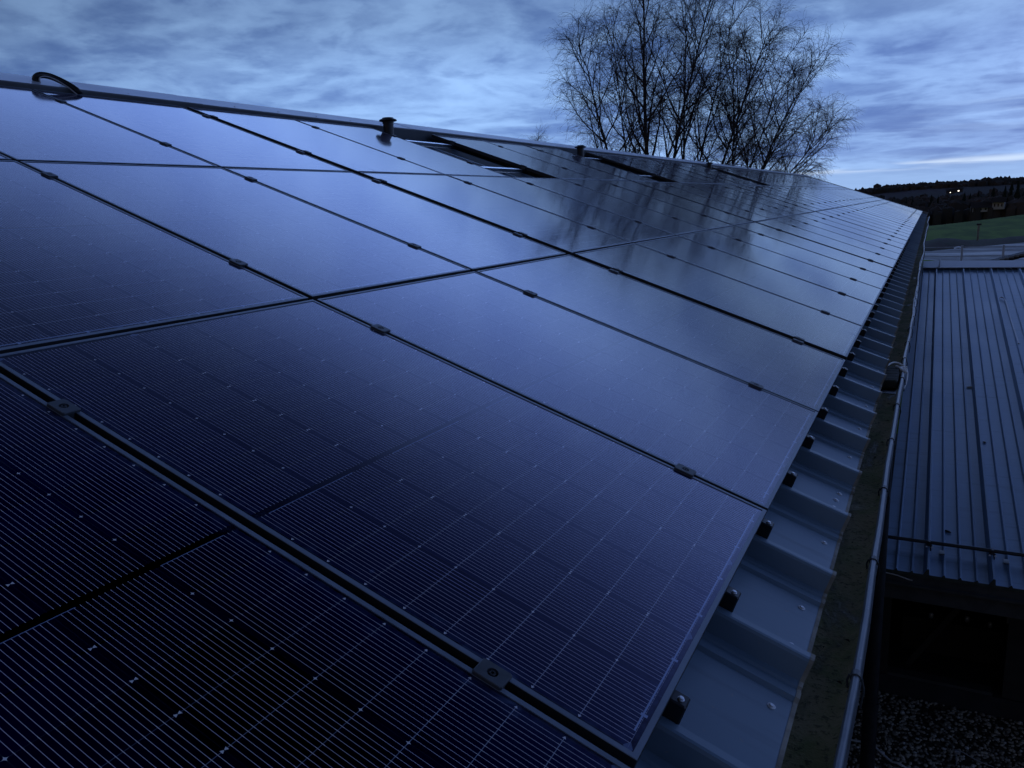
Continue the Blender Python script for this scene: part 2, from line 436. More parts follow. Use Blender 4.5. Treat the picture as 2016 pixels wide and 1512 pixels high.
# ================================================================== the main building
bld = tag(empty('farm_building', rw(0, 0, 0)), 'long low building with grey ribbed metal roof under the solar panels', 'building')
BL = bld.location.copy()
Z_CREST, Z_PAN, X_END = -.082, -.143, .222
RIB = .462
def rib_centres(): 
    y = -2.05 - .02
    k = 0
    while y + k * RIB < YEND: 
        yield y + k * RIB; k += 1
RIB0 = .745 - .045                     # one crest lies here; others every RIB
rib_ys = [RIB0 + k * RIB for k in range(-7, int((YEND - RIB0) / RIB) + 1)]
def sheet():
    b = B(); prof = []
    for y in rib_ys:                    # profile across the ribs: (y, z)
        prof += [(y - .112, Z_PAN), (y - .104, Z_PAN + .009), (y - .080, Z_PAN + .009), (y - .074, Z_PAN + .001), (y - .060, Z_PAN + .001), (y - .055, Z_PAN + .006),
                 (y - .034, Z_PAN + .006), (y - .0235, Z_CREST - .007), (y - .019, Z_CREST - .001), (y - .012, Z_CREST), (y + .008, Z_CREST - .001), (y + .013, Z_CREST - .007), (y + .034, Z_PAN)]
    prof = [(rib_ys[0] - .35, Z_PAN)] + prof + [(YEND, Z_PAN)]
    xs = [X_END, X_END - .18, -.4, -1.8, -3.6, -5.60]
    n = len(prof); vs = [(x, y, z) for x in xs for y, z in prof]
    fs = [(i * n + k, (i + 1) * n + k, (i + 1) * n + k + 1, i * n + k + 1) for i in range(len(xs) - 1) for k in range(n - 1)]
    b.add(vs, [tuple(reversed(f)) for f in fs])
    return b, prof
b, prof = sheet()
roof = b.obj('roof_sheet', M['sheet'], bld); roof.rotation_euler = ROT
# pale weathered cut edge of the sheet, with the insulation strip beneath it
b = B(); n = len(prof)
def edge_strip(x0, x1, t0, t1):
    top = [(x1, y, z + t0) for y, z in prof]; bot = [(x1, y, z - t1) for y, z in prof]; back = [(x0, y, z + t0) for y, z in prof]
    b.add(top + bot + back, [(k, k + n, k + n + 1, k + 1) for k in range(n - 1)] + [(k + 2 * n, k, k + 1, k + 1 + 2 * n) for k in range(n - 1)])
edge_strip(X_END - .0070, X_END + .0030, .0012, .018)
o = b.obj('sheet_edge', M['sheet_edge'], roof)
# under-layer so nothing shows through between sheet and wall
b = B().box((-5.5, -2.4, Z_PAN - .075), (X_END - .035, YEND - .02, Z_PAN - .012))
o = b.obj('roof_underlay', M['wall'], bld); o.rotation_euler = ROT
# fixing screws near the sheet end: part of the roof
def screw_mesh():
    b = B(); b.lathe([(.0095, 0), (.0095, .0015), (.0075, .002)], 14, mi=1); b.lathe([(.0055, .002), (.0055, .0042), (.0045, .005)], 8)
    return b.mesh('screw', [M['screw'], M['washer']])
sm = screw_mesh(); rnd = random.Random(4); ns = 0
for i, y in enumerate(rib_ys[:-1]):
    if y < -.1 or ns >= 96 or not seen(rw(.18, y + .2, Z_PAN), 60): continue
    offs = [.105, .30] if i % 3 else [.095, .16, .225, .30]
    if i % 5 == 1: offs = [.30]
    for of in offs:
        s_ = link('screw', sm, roof); s_.location = (X_END - .045 + rnd.uniform(-.004, .004), y + of + rnd.uniform(-.006, .006), Z_PAN + .0002); ns += 1
# ridge cap: shade put into the dark lip, sky sheen into the pale top
b = B()
LX = -5.262
yb0, yb1 = -2.3, YEND + .05
ys = [yb0]; 
while ys[-1] < yb1: ys.append(min(ys[-1] + 3.05, yb1))
for i in range(len(ys) - 1):
    e = .0025 * (i % 2)
    p = [(LX - .01, Z_PAN + .02), (LX, Z_CREST), (LX - e, .014 + e), (LX - .010, .022 + e), (-5.44, .022 + e), (-5.60, .012 + e), (-5.64, .0 + e), (-5.84, -.12 + e), (-6.1, -.295 + e)]
    b.extrude(p, ys[i] - (.05 if i else 0), ys[i + 1], mids=[1, 1, 1, 0, 0, 0, 0, 0])
b.f = [tuple(reversed(f)) for f in b.f]
cap = shade_auto(b.obj('ridge_cap', [M['cap'], M['lip']], bld), 25); cap.rotation_euler = ROT
k = 0; y = 1.6
while y < 16:
    s_ = link('screw', sm, cap); s_.location = (-5.335, y, .0222); y += .52
# far slope, verge at the far gable, walls
b = B(); rx = rw(-5.62, 0, -.02)
b.add([(rx.x, -2.3, rx.z), (rx.x, YEND, rx.z), (rx.x - 5.2, YEND, rx.z - 5.2 * math.tan(PITCH)), (rx.x - 5.2, -2.3, rx.z - 5.2 * math.tan(PITCH))], [(0, 1, 2, 3)])
b.obj('far_roof_slope', M['sheet'], bld)
b = B().box((-5.4, YEND, -.15), (.235, YEND + .03, .012), ch=.004)
o = b.obj('verge_trim', M['trim'], bld); o.rotation_euler = ROT
WX = -.22; ZG = -4.2
b = B().box((WX - .15, -2.2, ZG), (WX, YEND - .1, -.30))
b.obj('long_wall', M['wall'], bld)
b = B(); xr, zr_ = rx.x, rx.z
prof_g = [(WX - .2, ZG), (WX - .2, -.2), (xr, zr_ - .15), (xr - 4.9, zr_ - .15 - 4.9 * math.tan(PITCH)), (xr - 4.9, ZG)]
for yy in (YEND - .12,):
    b.add([(x, yy, z) for x, z in prof_g] + [(x, yy - .2, z) for x, z in prof_g], [(0, 1, 2, 3, 4), (9, 8, 7, 6, 5)] + [(i, (i + 1) % 5 + 0, (i + 1) % 5 + 5, i + 5) for i in range(5)])
b.obj('gable_wall', M['wall'], bld)
# gutter: mossy bed, painted outside, rolled rim that is a little wavy
gut = link('gutter', None, bld) if False else None
RIMX, RIMZ = .258, -.246
rj = random.Random(11)
gy = [-2.3 + .34 * i for i in range(int((YEND + 2.4) / .34) + 1)]
jit = [(0, 0)]
for i in range(1, len(gy)): jit.append((max(-.008, min(.008, jit[-1][0] * .6 + rj.uniform(-.005, .005))), jit[-1][1] * .5 + rj.uniform(-.003, .003)))
def rim_at(y):
    i = max(0, min(len(gy) - 2, int((y - gy[0]) / .34))); t = (y - gy[i]) / .34
    far = max(0., (y - 9) / 30) * 1.0
    return Vector((RIMX + (jit[i][0] * (1 - t) + jit[i + 1][0] * t) + .006 * math.sin(y * .9) + .018 * far * math.sin(y * .5), y, RIMZ + jit[i][1] * (1 - t) + jit[i + 1][1] * t))
b = B(); vs = []
for y in gy:
    r_ = rim_at(y)
    vs += [(.120, y, -.235), (.122, y, -.268), (.130, y, -.276), (r_.x - .026, y, -.279), (r_.x - .012, y, -.268), (r_.x - .010, y, r_.z), (r_.x + .004, y, r_.z),
           (r_.x + .012, y, -.272), (r_.x + .006, y, -.318), (r_.x - .02, y, -.345), (.15, y, -.35)]
n = 11; mids = [0, 0, 0, 0, 2, 1, 1, 1, 1, 1]
for i in range(len(gy) - 1):
    for k in range(n - 1): b.f.append((i * n + k, i * n + k + 1, (i + 1) * n + k + 1, (i + 1) * n + k)); b.mi.append(mids[k])
b.v = vs
gutter = shade_auto(b.obj('gutter', [M['moss'], M['gutter'], M['gutter']], bld), 40)
b = B().tube([rim_at(y) + Vector((0, 0, .004)) for y in gy], .0092, 10)
shade_auto(b.obj('gutter_rim', M['rim'], gutter), 50)
# gutter brackets: a dark ring on the rim with a strap
for i in range(44):
    y = .80 + .69 * i
    if y > YEND: break
    r_ = rim_at(y); b = B()
    b.tube([r_ + Vector((0, -.011, .004)), r_ + Vector((0, .011, .004))], .0128, 12)
    ang = [R(a) for a in (200, 230, 260, 290)]
    b.tube([r_ + Vector((-.014, 0, .006)), r_ + Vector((-.019, -.004, -.008)), r_ + Vector((-.016, -.006, -.03))], .0028, 6)
    b.tube([r_ + Vector((.013, 0, .0)), r_ + Vector((.019, 0, -.03)), r_ + Vector((.013, 0, -.075))], .003, 6)
    shade_auto(b.obj('gutter_bracket', M['darkmetal'] if i % 3 else M['gutter'], gutter), 40)
# moss clumps and leaves lying in the gutter: loose debris, uncountable
b = B(); rl = random.Random(8)
for i in range(160):
    y = rl.uniform(-.2, 14); x = rl.uniform(.165, .235); s = rl.choice((.0012, .002, .0025, .003, .006))
    a = rl.uniform(0, 6.28); z = -.2765
    ca, sa = math.cos(a) * s, math.sin(a) * s
    b.add([(x - ca * 1.6, y - sa * 1.6, z), (x + sa * .8, y - ca * .8, z + .003), (x + ca * 1.6, y + sa * 1.6, z + .001), (x - sa * .8, y + ca * .8, z + .004)], [(0, 1, 2, 3)], i % 2)
tag(b.obj('leaf_litter', [simple('dead_leaf', (.05, .035, .02), None, .8), simple('dark_moss', (.02, .022, .012), None, .9)]), 'specks of dead leaf and moss in the gutter bed', 'leaf litter', kind='stuff')
# downpipe below the gutter
b = B(); DP = (.162, 5.35)
b.tube([(DP[0], DP[1], -.34), (DP[0], DP[1], -3.2)], .050, 18)
b.tube([(DP[0], DP[1], -3.19), (DP[0], DP[1], -3.26)], .060, 18)
b.tube([(DP[0], DP[1], -3.2), (DP[0], DP[1], -3.9), (DP[0] + .02, DP[1], -4.19)], .058, 18)
shade_auto(b.obj('downpipe', M['darkmetal'], bld), 40)
for o in list(bld.children): o.location = o.location

# ================================================================== solar panels
FR = .0115
def frame_mesh():
    b = B(); hx, hy = PL / 2, PW / 2; t, zt, zb = FR, .0358, 0.
    o1 = [(-hx, -hy), (hx, -hy), (hx, hy), (-hx, hy)]
    def ring(ix, z): return [(x - math.copysign(ix, x), y - math.copysign(ix, y), z) for x, y in o1]
    vs = ring(0, zb) + ring(0, zt - .001) + ring(.001, zt) + ring(t, zt) + ring(t, zt - .004) + ring(.028, zb + .001) + ring(.028, zb)
    fs = []
    for r in range(4):
        for k in range(4): fs.append((r * 4 + k, r * 4 + (k + 1) % 4, r * 4 + 4 + (k + 1) % 4, r * 4 + 4 + k))
    for k in range(4): fs.append((k + 24, k + 24 - 0, k, k)) if False else None
    for k in range(4): fs.append((k, 24 + k, 24 + (k + 1) % 4, (k + 1) % 4))
    b.add(vs, [f for f in fs if f])
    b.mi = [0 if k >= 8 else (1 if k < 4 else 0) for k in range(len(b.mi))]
    return b.mesh('frame', [M['frame'], M['frame_side']])
fm = frame_mesh()
b = B().box((-PL / 2 + FR - .002, -PW / 2 + FR - .002, .028), (PL / 2 - FR + .002, PW / 2 - FR + .002, .0338))
gm = b.mesh('glass', M['glass'])
b = B().box((-PL / 2 + FR - .001, -PW / 2 + FR - .001, .0262), (PL / 2 - FR + .001, PW / 2 - FR + .001, .0272))
TOP = .0358
rows = ('eave', 'middle', 'top')
firstcol = {0: -1, 1: 0, 2: 1}
rp = random.Random(3)
rowtxt = {0: 'black solar panel in the eave row beside the gutter, %s from the near edge',
          1: 'black solar panel in the middle row of the roof, %s from the left edge',
          2: 'black solar panel in the top row under the ridge, %s from the left edge'}
for row in range(3):
    cnt = 0
    for cn in range(-1, NCOL):
        if row == 2 and cn in GAPS: continue
        vis = cn >= firstcol[row]
        y0, y1 = col_span(cn); xc = -(row * PITCHL + PITCHL / 2) + .0
        root = empty('solar_panel', rw(xc, (y0 + y1) / 2, -TOP + rp.uniform(-.0008, .0008)), ROT)
        if vis: cnt += 1
        if vis:
            lab = rowtxt[row] % ordw(cnt)
        else:
            lab = 'black solar panel of the %s row just outside the left edge' % rows[row] + (', outer one' if row == 2 and cn < 0 else '')
        tag(root, lab, 'solar panel', 'solar panels on the roof')
        # tiny mounting differences so the reflections break from panel to panel
        root.rotation_euler = (rp.uniform(-.0016, .0016), PITCH + rp.uniform(-.0012, .0012), 0)
        link('frame', fm, root); link('glass', gm, root)
# clamps
def clamp_mesh(wid):
    b = B(); lx, hy, z0, z1 = .030, wid / 2, -.0005, .0065
    ring = [(lx * math.cos(a), hy * math.sin(a)) for a in ()]
    n = 16; r = .0105
    al = math.atan2(hy, lx); q4 = [0, al * .5, al - .07, al + .07, (al + math.pi / 2) / 2]
    AN = q4 + [math.pi / 2] + [math.pi - a for a in reversed(q4[1:])]; AN = AN + [a + math.pi for a in AN]; n = len(AN)
    outer = []
    for k in range(n):
        a = AN[k]; c_, s_ = math.cos(a), math.sin(a); q = max(abs(c_) / lx, abs(s_) / hy); outer.append((c_ / q, s_ / q))
    def ri(f, z): return [(x * f, y * f, z) for x, y in outer]
    hole = [(r * math.cos(a), r * math.sin(a)) for a in AN]
    vs = ri(1, z0) + ri(1, z1 - .0015) + ri(.95, z1) + [(x, y, z1) for x, y in hole] + [(x, y, z0 + .001) for x, y in hole]
    fs = [(i * n + k, i * n + (k + 1) % n, (i + 1) * n + (k + 1) % n, (i + 1) * n + k) for i in range(4) for k in range(n)]
    fs.append(tuple(range(4 * n, 5 * n)))
    b.add(vs, fs)
    b.box((-lx * .9, -.0075, -.034), (lx * .9, .0075, -.0005))
    return b.mesh('panel_clamp', M['clamp'])
cm, cme = clamp_mesh(.044), clamp_mesh(.034)
b = B().lathe([(.0068, .0006), (.0068, .0052), (.0058, .006), (.0032, .006), (.0030, .003)], 8); bm_ = b.mesh('bolt', M['dark_bolt'])
CV = (.158, .815, 1.21, 1.87, 2.27, 2.82)
def put_clamp(x, y, label, me):
    o = link('panel_clamp', me); o.location = rw(x, y, .0004); o.rotation_euler = ROT
    tag(o, label, 'clamp', 'clamps between the solar panels')
    link('bolt', bm_, o)
seamno = {0: 0, 1: 0, 2: 0}
for u in range(0, NCOL):
    for row in range(3):
        ok = [seen(rw(-CV[row * 2 + q] * PITCHL, seam(u), 0), 5) for q in (0, 1)]
        if not any(ok): continue
        seamno[row] += 1
        for q in (0, 1):
            if not ok[q]: continue
            side = ('lower', 'upper')[q]
            where = 'on the %s seam of the %s row' % (ordw(seamno[row]), rows[row])
            x = -CV[row * 2 + q] * PITCHL
            gap_l, gap_r = row == 2 and (u - 1) in GAPS, row == 2 and u in GAPS
            if is_wide(u):
                put_clamp(x, seam(u) - .5 * WIDE - .004, 'black end clamp %s, %s pair, near side' % (where, side), cme)
                put_clamp(x - .006, seam(u) + .5 * WIDE + .004, 'black end clamp %s, %s pair, far side' % (where, side), cme)
            else:
                put_clamp(x + rp.uniform(-.01, .01), seam(u), 'small black clamp %s, %s of its two' % (where, side), cm)
# rails that bridge the three openings in the top row
gi = 0
for cn in sorted(GAPS):
    gi += 1
    for v, nm in ((2.27, 'lower'), (2.82, 'upper')):
        y0, y1 = seam(cn) - .12, seam(cn + 1) + .12
        b = B(); x = -v * PITCHL
        b.box((-.020, y0, -.0), (.020, y1, .004), ch=.001); b.box((-.020, y0, -.036), (-.016, y1, -.0)); b.box((.016, y0, -.036), (.020, y1, -.0)); b.box((-.03, y0, -.040), (.03, y1, -.036))
        o = b.obj('mounting_rail', M['rail']); o.location = rw(x, 0, -TOP - .0045); o.rotation_euler = ROT
        tag(o, 'bright aluminium rail across the %s of the three roof openings, %s of its two' % (('nearest', 'middle', 'farthest')[gi - 1], nm), 'rail', 'rails across the roof openings')
    # ventilation pipe through the opening
    vy = {5: 6.12, 9: 11.12, 16: 19.35}[cn]; vx = {5: -5.05, 9: -4.93, 16: -4.88}[cn]
    base = rw(vx, vy, Z_PAN)
    root = tag(empty('vent_pipe', base), {5: 'dark capped vent pipe by the ridge, nearest and largest of three', 9: 'dark capped vent pipe by the ridge, middle one of three',
              16: 'small dark capped vent pipe at the ridge, farthest, below the birches'}[cn], 'vent pipe', 'vent pipes along the ridge')
    h = .262 if cn == 5 else .255
    b = B().lathe([(.055, -.02), (.055, h - .03), (.060, h - .028), (.060, h - .01)], 24); shade_auto(b.obj('pipe', M['darkmetal'], root), 40)
    b = B().lathe([(.070, h - .012), (.092, h - .006), (.094, h + .002), (.088, h + .010), (.062, h + .020), (.058, h + .028), (.05, h + .030)], 28); shade_auto(b.obj('cap', M['darkmetal'], root), 30)
    b = B().lathe([(.12, -.015), (.12, .008), (.075, .03), (.058, .06)], 20); o = shade_auto(b.obj('flashing', M['darkmetal'], root), 40)
# black brackets on the ribs at the panel edge
bb = B(); bb.box((-.020, -.018, -.002), (.026, .018, .042), ch=.003); bb.box((-.055, -.030, -.004), (-.010, .030, .004))
brm = bb.mesh('edge_bracket', M['black'])
b = B().lathe([(.0075, 0), (.0075, .003), (.0055, .0035), (.0055, .008), (.003, .0085)], 10); bbm = b.mesh('bolt', M['bolt'])
nb = 0
for y in rib_ys:
    if y < .1 or y > 17 or not seen(rw(.02, y, -.05), 20): continue
    nb += 1
    o = link('edge_bracket', brm); o.location = rw(-.003, y + .024, Z_CREST); o.rotation_euler = ROT
    tag(o, 'black bracket with bright bolt on the %s rib along the eave panels' % ordw(nb), 'bracket', 'brackets on the roof ribs')
    bo = link('bolt', bbm, o); bo.location = (.010, -.003, .042); bo.scale = (.95, .95, .55)
# yellow tags in two seams
for y, t in ((seam(0) - .002, 'small yellow cable tag in the nearest seam between panels'), (seam(3) + .0, 'small yellow cable tag in the wide seam of the eave row')):
    b = B().box((-.014, -.006, -.002), (.014, .006, .002), ch=.001)
    o = b.obj('cable_tag', M['yellow']); o.location = rw(-.345, y, -.016); o.rotation_euler = ROT; tag(o, t, 'tag', 'yellow tags between panels')
# hose over the ridge with a silver cable, and a thin loop farther on
root = tag(empty('cable_hose', rw(-5.36, 2.5, .06)), 'black corrugated hose with a silver cable arching over the ridge cap', 'cable hose')
I = root.matrix_basis.inverted() if False else None
def loc(pts): return [rw(*p) - root.location for p in pts]
def curve(pts, n=6):
    out = []; P = [Vector(p) for p in pts]
    for i in range(len(P) - 1):
        p0, p1, p2, p3 = P[max(i - 1, 0)], P[i], P[i + 1], P[min(i + 2, len(P) - 1)]
        for k in range(n):
            t = k / n; out.append(.5 * ((2 * p1) + (p2 - p0) * t + (2 * p0 - 5 * p1 + 4 * p2 - p3) * t * t + (3 * p1 - p0 - 3 * p2 + p3) * t ** 3))
    out.append(P[-1]); return out
hp = loc([(-5.37, 2.50, .0), (-5.39, 2.49, .040), (-5.385, 2.515, .066), (-5.37, 2.57, .070), (-5.335, 2.62, .058), (-5.285, 2.665, .038), (-5.238, 2.685, .019), (-5.215, 2.695, .0)])
c_ = curve(hp, 12); b = B().tube(c_, [.020 + (.002 if i % 2 else 0) for i in range(len(c_))], 12); shade_auto(b.obj('hose', M['black'], root), 50)
hp = loc([(-5.34, 2.50, .01), (-5.355, 2.495, .050), (-5.345, 2.53, .070), (-5.315, 2.585, .060), (-5.262, 2.628, .034), (-5.215, 2.65, .010), (-5.20, 2.66, .0)])
b = B().tube(curve(hp, 8), .0045, 8); shade_auto(b.obj('cable', M['silver'], root), 50)
hp = [rw(*p) for p in [(-5.42, 23.9, .06), (-5.36, 24.2, .098), (-5.35, 24.9, .125), (-5.34, 25.6, .078), (-5.30, 26.05, .0)]]
tag(B().tube(curve(hp, 6), .016, 8).obj('cable_loop', M['black']), 'thin black cable loop rising over the far ridge below the birches', 'cable')

# white cable knotted round the gutter rim, with a drain bucket below
kr = rim_at(4.50)
root = tag(empty('tied_cable', kr), 'white cable knotted round the gutter rim beside the annex roof', 'cable')
def rel(*p): return [Vector(q) for q in p]
for nm, pts, r in (('cable_end', rel((-.115, -.12, .03), (-.075, .0, .05), (-.04, .05, .045), (0, .03, .03), (.02, .03, .02)), .0052),
                   ('cable_end', rel((.0, .02, .022), (.020, -.03, .016), (.026, -.12, -.005), (.022, -.22, -.03), (.014, -.29, -.05)), .0046),
                   ('knot', rel((-.045, .03, .028), (-.02, .0, .022), (.005, -.05, .02), (.015, -.08, .012), (.0, -.06, .016), (-.02, -.01, .024), (.01, .03, .02), (.016, .02, -.008), (-.01, -.01, -.012), (-.016, -.02, .01), (.01, -.04, .022)), .0066)):
    shade_auto(B().tube(curve(pts, 7), r, 8).obj(nm, M['white'], root), 50)
b = B(); b.box((.150, 4.12, -.272), (.238, 4.56, -.224), ch=.008)
for i in range(5): b.box((.152, 4.16 + i * .08, -.224), (.236, 4.20 + i * .08, -.2225))
tag(b.obj('leaf_guard', simple('grey_guard', (.052, .055, .040), (.03, .032, .025), .85, 0, 12, .4)), 'grey leaf guard box sitting in the gutter below the knotted cable', 'leaf guard')
b = B().box((.140, 3.98, -.2755), (.240, 4.115, -.2745)); 
tag(b.obj('drain_opening', M['black']), 'black drain opening in the gutter bed', 'drain')
# thin pale tube following the far rim
pts = [rim_at(y) + Vector((-.006 + .008 * math.sin(y * 1.3), 0, .0165)) for y in [4.9 + .45 * i for i in range(76)]]
tag(shade_auto(B().tube(pts, .0038, 6).obj('rim_line', M['white']), 50), 'thin white line running along the gutter rim into the distance', 'cable')

# ================================================================== annex
ax = tag(empty('annex_building', (.6, 5.8, ZG)), 'low annex with blue grey standing seam roof right of the gutter', 'building')
AO = Vector(ax.location)
EY, EZ, RY, RZ = 5.80, -2.205, 17.3, -.62
SL = (RZ - EZ) / (RY - EY)
AX0, AX1 = .17, 9.0
def az(y): return EZ + (y - EY) * SL
SP = .468; S0 = .514
seams_x = [S0 + SP * k for k in range(0, int((AX1 - S0) / SP) + 1)]
def A(b, name, mat, parent=ax, sm=0):
    b.v = [(v[0] - AO.x, v[1] - AO.y, v[2] - AO.z) for v in b.v] if parent is ax else b.v
    o = b.obj(name, mat, parent)
    return shade_auto(o, sm) if sm else o
b = B(); prof = [(AX0, 0)]
for s_ in [S0 - SP] + seams_x:
    for q in range(1, 4):
        x = s_ + SP * q / 4
        if x - .022 > prof[-1][0] and x < AX1: prof += [(x - .018, 0), (x - .004, .017), (x + .003, .017), (x + .010, 0)]
    x = s_ + SP
    if x < AX1 - .02: prof += [(x - .036, 0), (x - .008, .050), (x + .006, .050), (x + .010, .004), (x + .014, 0)]
prof.append((AX1, 0))
nn = len(prof); ys_ = [EY, EY + .9, EY + 4, EY + 8, RY]
vs = [(x, y, az(y) + z) for y in ys_ for x, z in prof]
fs = [(i * nn + k, i * nn + k + 1, (i + 1) * nn + k + 1, (i + 1) * nn + k) for i in range(len(ys_) - 1) for k in range(nn - 1)]
b.add(vs, fs)
aroof = A(b, 'roof_sheet', M['annex_sheet'])
# front edge of the sheet and eave trim
b = B(); vs = [(x, EY - .001, az(EY) + z + .001) for x, z in prof] + [(x, EY - .001, az(EY) - .03) for x, z in prof]
b.add(vs, [(k, k + nn, k + nn + 1, k + 1) for k in range(nn - 1)])
A(b, 'sheet_edge', simple('mossy_sheet_edge', (.10, .11, .085), (.045, .05, .04), .85, 0, 9))
b = B().box((AX0, EY - .035, EZ - .115), (AX1, EY + .005, EZ - .095)); b.box((AX0, EY + .01, EZ - .26), (AX1, EY + .04, EZ - .035))
A(b, 'eave_trim', simple('eave_trim_paint', (.085, .085, .085), (.05, .05, .05), .5, 0, 6))
b = B().tube([(AX0 + .03, EY - .03, EZ - .02), (AX0 + .12, EY - .032, EZ - .028), (AX0 + .20, EY - .034, EZ - .048), (AX0 + .235, EY - .036, EZ - .052)], .0055, 8)
A(b, 'eave_glint_strip', simple('pale_glint_strip', (.7, .7, .7), None, .35, .3))  # the glint at the left eave, put in as a pale tube
# ridge flashing
b = B(); zc = RZ
pr = [(RY - .40, az(RY - .40) + .054), (RY - .40, az(RY - .40) + .066), (RY - .03, RZ + .112), (RY + .05, RZ + .105), (RY + .3, RZ + .05)]
vs = [(x, y, z) for x in (AX0 + .10, AX1) for y, z in pr]; k = len(pr)
b.add(vs, [(i, i + 1, k + i + 1, k + i) for i in range(k - 1)])
b.f = [tuple(reversed(f)) for f in b.f]
A(b, 'ridge_cap', [simple('annex_ridge_paint', (.62, .68, .76), (.54, .60, .68), .3, 0, 2)])
b = B()
b.tube(curve([(.545, RY - .46, RZ + .0), (.555, RY - .40, RZ + .035), (.56, RY - .12, RZ + .125), (.57, RY + .06, RZ + .15)], 5), .012, 8)
A(b, 'cap_clip', M['trim'])
# snow guard pipe on seam clamps
gy_, gz_ = 6.20, az(6.20) + .070
b = B().tube([(AX0 + .005, gy_, gz_), (AX1 - .1, gy_, gz_)], .0155, 12)
sg = A(b, 'snow_guard', M['darkmetal'], sm=40)
for x in seams_x:
    if x > 3.2: break
    b = B(); b.box((x - .020, gy_ - .03, az(gy_) + .004), (x + .020, gy_ + .022, az(gy_) + .058), ch=.004)
    b.tube([(x - .024, gy_ - .014, gz_ - .025), (x + .024, gy_ - .014, gz_ - .025)], .006, 8)
    b.box((x - .010, gy_ - .028, gz_ - .02), (x + .010, gy_ + .018, gz_ + .018), ch=.003)
    b.box((x + .08, gy_ - .09, az(gy_) + .009), (x + .12, gy_ - .005, az(gy_) + .016))
    b.v = [(v[0] - AO.x, v[1] - AO.y, v[2] - AO.z) for v in b.v]
    cl = b.obj('clamp', M['darkmetal'], sg)
    for sx in (-.020, .022):
        b = B().lathe([(.009, 0), (.009, .006), (.005, .008)], 8); bo = b.obj('bolt', M['bolt'], sg)
        bo.location = Vector((x + sx, gy_ - .032, gz_ - .030)) - AO; bo.rotation_euler = (R(65), 0, 0)
# front wall with an unglazed dark opening, plinth, side walls
FY = 7.2
def wall_box(a, c, name, mat): A(B().box(a, c), name, mat)
OX0, OX1, OZ0, OZ1 = .24, 1.26, -3.98, -3.05
b = B(); b.box((AX0, FY, OZ1), (AX1, FY + .12, -2.09)); b.box((OX1, FY, -4.0), (AX1, FY + .12, OZ1)); b.box((AX0 - .02, FY, -4.0), (OX0, FY + .12, OZ1))
A(b, 'front_wall', M['wall'])
b = B().box((AX0, FY - .03, -4.26), (AX1, FY + .12, -4.0)); A(b, 'plinth', M['plinth'])
b = B().box((OX0, FY - .02, -4.0), (OX1 - .08, FY + .1, -3.965)); A(b, 'window_sill', simple('sill', (.08, .085, .09), None, .5))
b = B().box((OX1 - .10, FY - .012, OZ1 - .02), (OX1, FY - .002, OZ1)); b.box((OX1 - .022, FY - .014, OZ1 - .15), (OX1 - .002, FY - .004, OZ1 - .022)); A(b, 'window_frame', simple('frame_glint', (.10, .095, .08), None, .7, 0, 20))  # corner piece only: the frame's glint, put in as paler colour
b = B().box((AX1 - .15, FY, ZG), (AX1, RY, -2.1)); b.box((AX0, FY + .13, ZG), (AX0 + .05, RY, -2.12)); b.box((AX0, RY, ZG), (AX1, RY + .1, RZ - .06)); A(b, 'side_wall', M['wall'])
A(B().box((AX0 + .05, FY + 2.2, ZG), (AX1 - .15, FY + 2.3, -2.1)), 'inner_wall', M['wall'])
A(B().box((AX0 + .05, FY + .13, ZG), (AX1 - .15, FY + 2.2, ZG + .15)), 'inner_floor', M['wall'])
# bench and cans added to give glints inside the opening, beside the board
b = B(); b.box((.35, FY + .6, -4.0), (1.5, FY + 1.1, -3.62)); 
tag(b.obj('work_bench', simple('bench_wood', (.03, .026, .02), None, .8)), 'dark bench inside the annex opening', 'bench')
for i, (x, y, t) in enumerate(((.96, FY + .72, 'metal can added for a glint, left of the pair by the frame'), (1.17, FY + .68, 'metal can added for a glint nearest the window frame'), (.62, FY + .66, 'small metal can added for a glint at the left end of the dark bench'))):
    b = B().lathe([(.020, 0), (.022, .004), (.022, .05), (.018, .056), (.010, .058)], 16)
    o = shade_auto(b.obj('glint_can', M['bolt']), 40); o.location = (x, y, -3.62); tag(o, t, 'can', 'cans on the bench')
b = B().box((-.03, -.012, 0), (.03, .012, .8)); o = b.obj('leaning_board', simple('dark_board', (.05, .048, .04), None, .85)); o.location = (.42, FY + .35, -4.05); o.rotation_euler = (R(-14), R(34), 0)
tag(o, 'grey board leaning inside the dark annex opening', 'board')
# debris on the annex roof
for i, (x, y, s) in enumerate(((.93, 10.3, 0), (1.02, 8.6, 1), (.66, 6.55, 1))):
    b = B().lathe([(.004, 0), (.032 if s == 0 else .02, .004), (.028 if s == 0 else .018, .012), (.008, .016)], 9)
    b.v = [(v[0] * 1.6, v[1] * .8, v[2]) for v in b.v]
    o = b.obj('roof_debris', simple('pale_scrap', (.45, .45, .42), None, .6) if s == 0 else M['black']); o.location = (x, y, az(y) + .001); o.rotation_euler = (math.atan(SL), 0, .5 + i)
    tag(o, ('pale scrap lying on the annex roof sheet', 'dark leaf lying halfway up the annex roof', 'dark leaf near the snow guard on the annex roof')[i], ('scrap', 'leaf', 'leaf')[i])
b = B().tube(curve([(1.43, 14.6, az(14.6) + .012), (1.50, 14.75, az(14.75) + .03), (1.55, 14.5, az(14.5) + .025), (1.56, 13.4, az(13.4) + .012), (1.58, 12.2, az(12.2) + .012)], 6), .011, 6)
tag(b.obj('roof_wire', M['silver']), 'pale wire lying bent on the annex roof near its ridge', 'wire')

